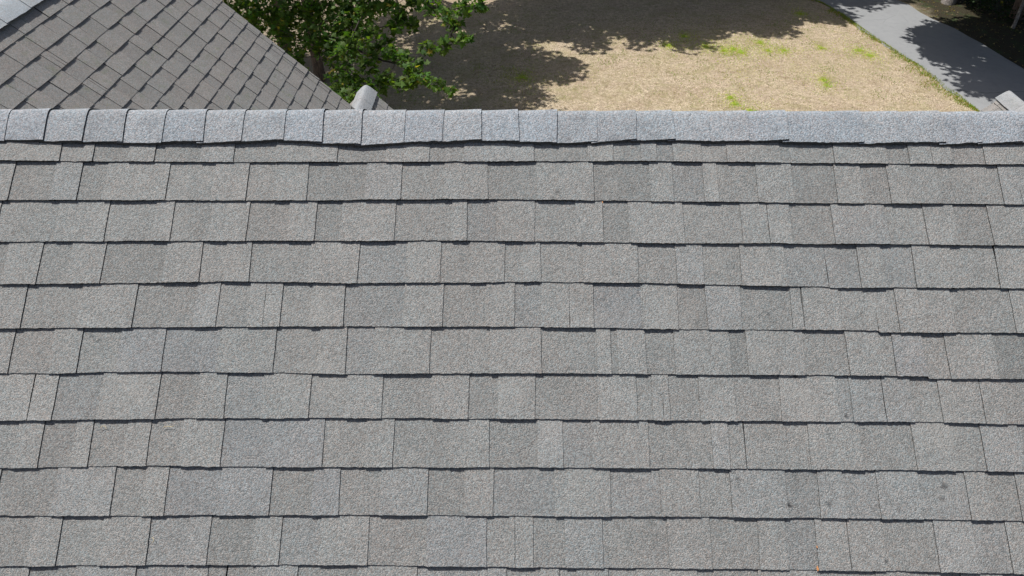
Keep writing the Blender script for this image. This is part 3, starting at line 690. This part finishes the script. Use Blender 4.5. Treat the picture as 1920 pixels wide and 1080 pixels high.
# the maple beside the house
maple = empty('maple_tree', (-5.44, 14.93, GZ), label='big green maple behind the wing roof, leafy boughs hanging over the shaded lawn', cat='tree')
def loc(p): return (p[0] + 5.44, p[1] - 14.93, p[2] - GZ)
mb = MB()
mb.tube([loc(q) for q in [(-5.44, 14.93, GZ - 0.1), (-5.42, 14.93, GZ + 0.25), (-5.38, 14.9, GZ + 1.4), (-5.3, 14.85, GZ + 3.0), (-5.42, 14.7, GZ + 5.0), (-5.3, 14.6, GZ + 7.5), (-5.4, 14.5, GZ + 9.5)]], [0.21, 0.15, 0.135, 0.125, 0.11, 0.08, 0.03], n=12, wob=0.05)
mb.build('trunk', M_BARK, maple, smooth=True)
mb = MB()
for i, b in enumerate(BRN):
    pts = ([(-5.3, 14.85, GZ + 2.9 + 0.15 * i)] if i in (0, 1, 4) else []) + b
    full = []
    for q0, q1 in zip(pts[:-1], pts[1:]): full += wobble(q0, q1, 4, 0.04)[:-1]
    full.append(pts[-1]); nn = len(full)
    r0 = 0.032 if i in (0, 1, 4) else 0.014
    mb.tube([loc(q) for q in full], [r0 * (1 - 0.85 * k / nn) + 0.002 for k in range(nn)], n=6)
lv = MB()
allb = [Vector(q) for b in BRN for q in b]
for (x, y, z, r) in CL:
    if -0.345 < x / (y + 2.04) < -0.30 and -4.3 < z < -3.85: continue
    c = Vector((x, y, z)); near = min(allb, key=lambda q: (q - c).length)
    if (near - c).length < 2.2: mb.tube([loc(q) for q in wobble(near, c, 4, 0.1)], [0.008, 0.006, 0.005, 0.003], n=4)
    n = int(50 * (r / 0.15) ** 2) + 6
    C = ball((x, y, z), r * 1.15, n, (1, 1, 0.8)); C = np.array([loc(q) for q in C])
    leaves(lv, C, rng.uniform(0.028, 0.085, n), leaf_cols(n, 0.018), 0.8)
    for q in C[: max(2, n // 14)]:
        mb.tube([loc(c), tuple(q)], [0.003, 0.0015], n=3)
# upper crown, above the picture: it shades the boughs below
up = []
while len(up) < 240:
    q = ball((-5.6, 13.6, -0.6), 1.0, 1, (4.9, 5.4, 4.2))[0]
    if q[2] > 1.086 - (q[1] + 2.04) * 0.345 + 0.75 and q[2] < 4.2: up.append(q)
ext = 0
while ext < 34:
    q = ball((-3.5, 15.2, 0.1), 1.0, 1, (1.6, 2.6, 1.4))[0]
    up.append(q); ext += 1
for q in up:
    n = 120; C = ball(q, 0.55, n, (1, 1, 0.55)); C = np.array([loc(t) for t in C])
    leaves(lv, C, rng.uniform(0.05, 0.085, n), leaf_cols(n, 0.02), 0.5)
for q in up[::4]:
    a = (-5.35, 14.65, min(GZ + 8.5, max(GZ + 3.4, q[2] - 1.4))); mb.tube([loc(t) for t in wobble(a, q, 5, 0.06)], [0.05, 0.035, 0.025, 0.015, 0.006], n=5)
# low leaves round the trunk foot side
for i in range(60):
    q = np.array([rng.uniform(-7.8, -3.9), rng.uniform(10.8, 14.0), 0.0]); q[2] = 1.086 - (q[1] + 2.04) * rng.uniform(0.36, 0.46)
    if -0.352 < q[0] / (q[1] + 2.04) < -0.295: continue
    n = 70; C = ball(q, 0.36, n, (1, 1, 0.6)); C = np.array([loc(t) for t in C]); leaves(lv, C, rng.uniform(0.045, 0.07, n), leaf_cols(n, 0.02), 0.5)
mb.build('branches', M_TWIG, maple, smooth=True)
lv.build('crown', M_LEAF, maple)

def tree(base, top, r, crown, label, nclus=90, bark=M_BARK, name='tree', nleaf=90, size=(0.09, 0.15), low=None, col=(0.05, 0.10, 0.018), group=None, clr=0.5):
    """trunk, limbs and a leafy crown of many clumps; crown = (centre, radii)"""
    t = empty(name, base, label=label, cat='tree', group=group)
    B = Vector(base); mb = MB(); T_ = Vector(top)
    pts = wobble(B - Vector((0, 0, 0.1)), T_, 7, 0.02)
    mb.tube([tuple(Vector(q) - B) for q in pts], [r * 1.35, r, r * .9, r * .8, r * .65, r * .45, r * .15], n=10, wob=0.05)
    mb.build('trunk', bark, t, smooth=True)
    lv = MB(); bb = MB(); C0, R0 = crown; k = 0; tries = 0
    while k < nclus and tries < 5000:
        tries += 1
        q = ball(C0, 1.0, 1, R0)[0]
        if q[2] < 1.086 - (q[1] + 2.04) * 0.345 + clr: continue
        k += 1
        n = nleaf; rr = rng.uniform(0.5, 0.85)
        C = ball(q, rr, n, (1, 1, 0.5)) - np.array(base)
        leaves(lv, C, rng.uniform(size[0], size[1], n), leaf_cols(n, 0.02, col), 0.5, LEAF[::1])
        if k % 4 == 0:
            f = min(0.95, max(0.35, (q[2] - 1.2 - B.z) / max(0.1, (T_.z - B.z)))); a = B.lerp(T_, f)
            bb.tube([tuple(Vector(v) - B) for v in wobble(a, q, 5, 0.06)], [r * .4, r * .3, r * .2, r * .12, 0.01], n=5)
    bb.build('branches', bark, t, smooth=True)
    lv.build('crown', M_LEAF, t)
    return t
tree((-6.75, 16.3, GZ), (-6.9, 16.4, GZ + 10), 0.16, ((-7.2, 17.0, 0.8), (4.0, 4.0, 3.6)), 'second tree trunk close behind the maple, dark bark, left of its stem', 70)
tree((0.2, 25.5, GZ), (0.0, 25.3, GZ + 11), 0.2, ((0.2, 22.2, 0.6), (4.4, 3.1, 2.6)), 'tall tree beyond the lawn whose crown shades its far middle', 150, nleaf=130)
tree((6.5, 27.2, GZ), (6.3, 26.6, GZ + 11), 0.2, ((4.9, 23.4, 0.6), (4.0, 2.9, 2.8)), 'tall tree beyond the lawn nearest to the drive', 170, nleaf=130)
tree((9.0, 29.5, GZ), (8.8, 29, GZ + 11), 0.2, ((8.4, 25.7, 0.6), (3.4, 3.0, 2.8)), 'tall tree standing by the far bend of the drive', 140, nleaf=120)
tree((16.4, 19.6, GZ), (15.2, 19.6, GZ + 9.5), 0.17, ((13.2, 18.4, 0.2), (3.7, 3.3, 2.4)), 'broad tree on the far side of the drive, its boughs reaching across the asphalt', 140, nleaf=130, clr=0.5)
tree((18.0, 15.6, GZ), (17.6, 15.8, GZ + 9), 0.17, ((12.6, 16.7, 0.2), (2.9, 2.4, 2.0)), 'tree right of the drive nearest to the house, shading the asphalt', 120, nleaf=130, clr=0.5)
tree((15.73, 18.65, GZ), (19.6, 24.6, GZ + 6.6), 0.042, ((18.0, 23.0, 0.8), (3.2, 3.0, 2.2)), 'slim pale sapling leaning right in the dark woods beside the drive', 80, nleaf=120, bark=M_BARKP)
tree((14.75, 20.9, GZ), (17.2, 23.6, GZ + 8), 0.17, ((15.6, 22.6, 0.8), (3.5, 3.0, 2.2)), 'grey trunk rising at the top edge beside the drive', 130, nleaf=120, bark=M_BARKP)
for i, (x, y) in enumerate([(20.5, 18.5), (22.5, 23.0), (19.0, 27.0), (24.5, 15.0)]):
    tree((x, y, GZ), (x - 0.4, y, GZ + 9), 0.17, ((x - 2.8, y + 1.4, 0.6), (4.0, 3.8, 2.8)), ['dense tree deep in the woods, nearest of four to the drive', 'dense tree deep in the woods behind the leaning sapling', 'dense tree in the woods by the far end of the drive', 'dense tree in the woods farthest right'][i], 130, group='trees filling the woods right of the drive')
tree((-5.8, 24.0, GZ), (-5.6, 23.0, GZ + 10), 0.19, ((-4.3, 19.2, 0.4), (3.5, 3.7, 2.3)), 'tall tree left beyond the lawn, between the maple and the crown over the far middle', 80, nleaf=130)
# undergrowth of the woods
lv = MB()
for i in range(260):
    x_, y_ = rng.uniform(15.2, 24), rng.uniform(15.5, 25)
    if x_ < 30.6 - 0.78 * y_: continue
    n = 60; C = ball((x_, y_, 0.22), 0.4, n, (1, 1, 0.6)); C[:, 2] = np.maximum(C[:, 2], 0.02)
    leaves(lv, C, rng.uniform(0.03, 0.07, n), leaf_cols(n, 0.004, (0.022, 0.045, 0.012)), 0.6)
o = lv.build('undergrowth', M_LEAF); o.location = (0, 0, GZ); tag(o, 'dark leafy undergrowth covering the shaded woodland floor', 'undergrowth', kind='stuff')

# ---------------------------------------------------------------- small things lying on the roof
M_NEEDLE = simple_mat('dry_needle', (0.62, 0.52, 0.30), 0.6, 60, 0.2); M_DRY = simple_mat('dry_leaf', (0.55, 0.27, 0.12), 0.6, 80, 0.3)
RM = slope_matrix((0, 0, 0), (1, 0, 0), main_up)
def on_roof(name, pts, rad, mat, label, cat, group=None):
    mb = MB(); base = RM @ Vector((pts[0][0], -pts[0][1], 0.008))
    L_ = [RM @ Vector((x, -s, hh)) - base for x, s, hh in pts]
    mb.tube([tuple(v) for v in L_], rad, n=6)
    o = mb.build(name, mat, smooth=True); o.location = base; return tag(o, label, cat, group)
GN = 'dry needles fallen on the roof'
on_roof('pine_needle', [(-1.288, 1.064, .009), (-1.279, 1.058, .011), (-1.271, 1.060, .012), (-1.267, 1.067, .010)], 0.0006, M_NEEDLE, 'hooked dry needle on the tab near the left edge of the roof', 'needle', GN)
on_roof('pine_needle', [(-1.092, 1.062, .009), (-1.080, 1.059, .010), (-1.066, 1.060, .010), (-1.060, 1.057, .009)], 0.0006, M_NEEDLE, 'straight dry needle right of the hooked one', 'needle', GN)
on_roof('pine_needle', [(-1.087, 1.384, .010), (-1.080, 1.388, .012), (-1.079, 1.395, .012), (-1.084, 1.399, .010)], 0.0006, M_NEEDLE, 'curled dry needle lying lowest on the slope', 'needle', GN)
def leaf_bit(x, s, sz, label):
    mb = MB(); base = RM @ Vector((x, -s, 0.012)); r = random.Random(int(x * 1000))
    P = []
    for i in range(9):
        a = 2 * math.pi * i / 9; rr = sz * r.uniform(0.5, 1.1)
        P.append(tuple((RM.to_3x3() @ Vector((rr * math.cos(a) * 0.6, rr * math.sin(a) * 1.3, 0.25 * sz * math.cos(2 * a) + 0.1 * sz)))))
    P.append((0, 0, 0)); F = [(i, (i + 1) % 9, 9) for i in range(9)]
    mb.add(P, F, (1, 1, 1)); o = mb.build('leaf_scrap', M_DRY); o.location = base
    md = o.modifiers.new('thick', 'SOLIDIFY'); md.thickness = 0.0006
    return tag(o, label, 'leaf scrap', 'dry leaf scraps on the roof')
leaf_bit(0.893, 1.459, 0.006, 'tan leaf scrap caught at the butt edge low on the right')
leaf_bit(0.897, 1.399, 0.004, 'tiny orange leaf scrap just above the larger tan one')
leaf_bit(0.287, 0.322, 0.0035, 'orange speck of leaf at a shingle joint two courses below the ridge')
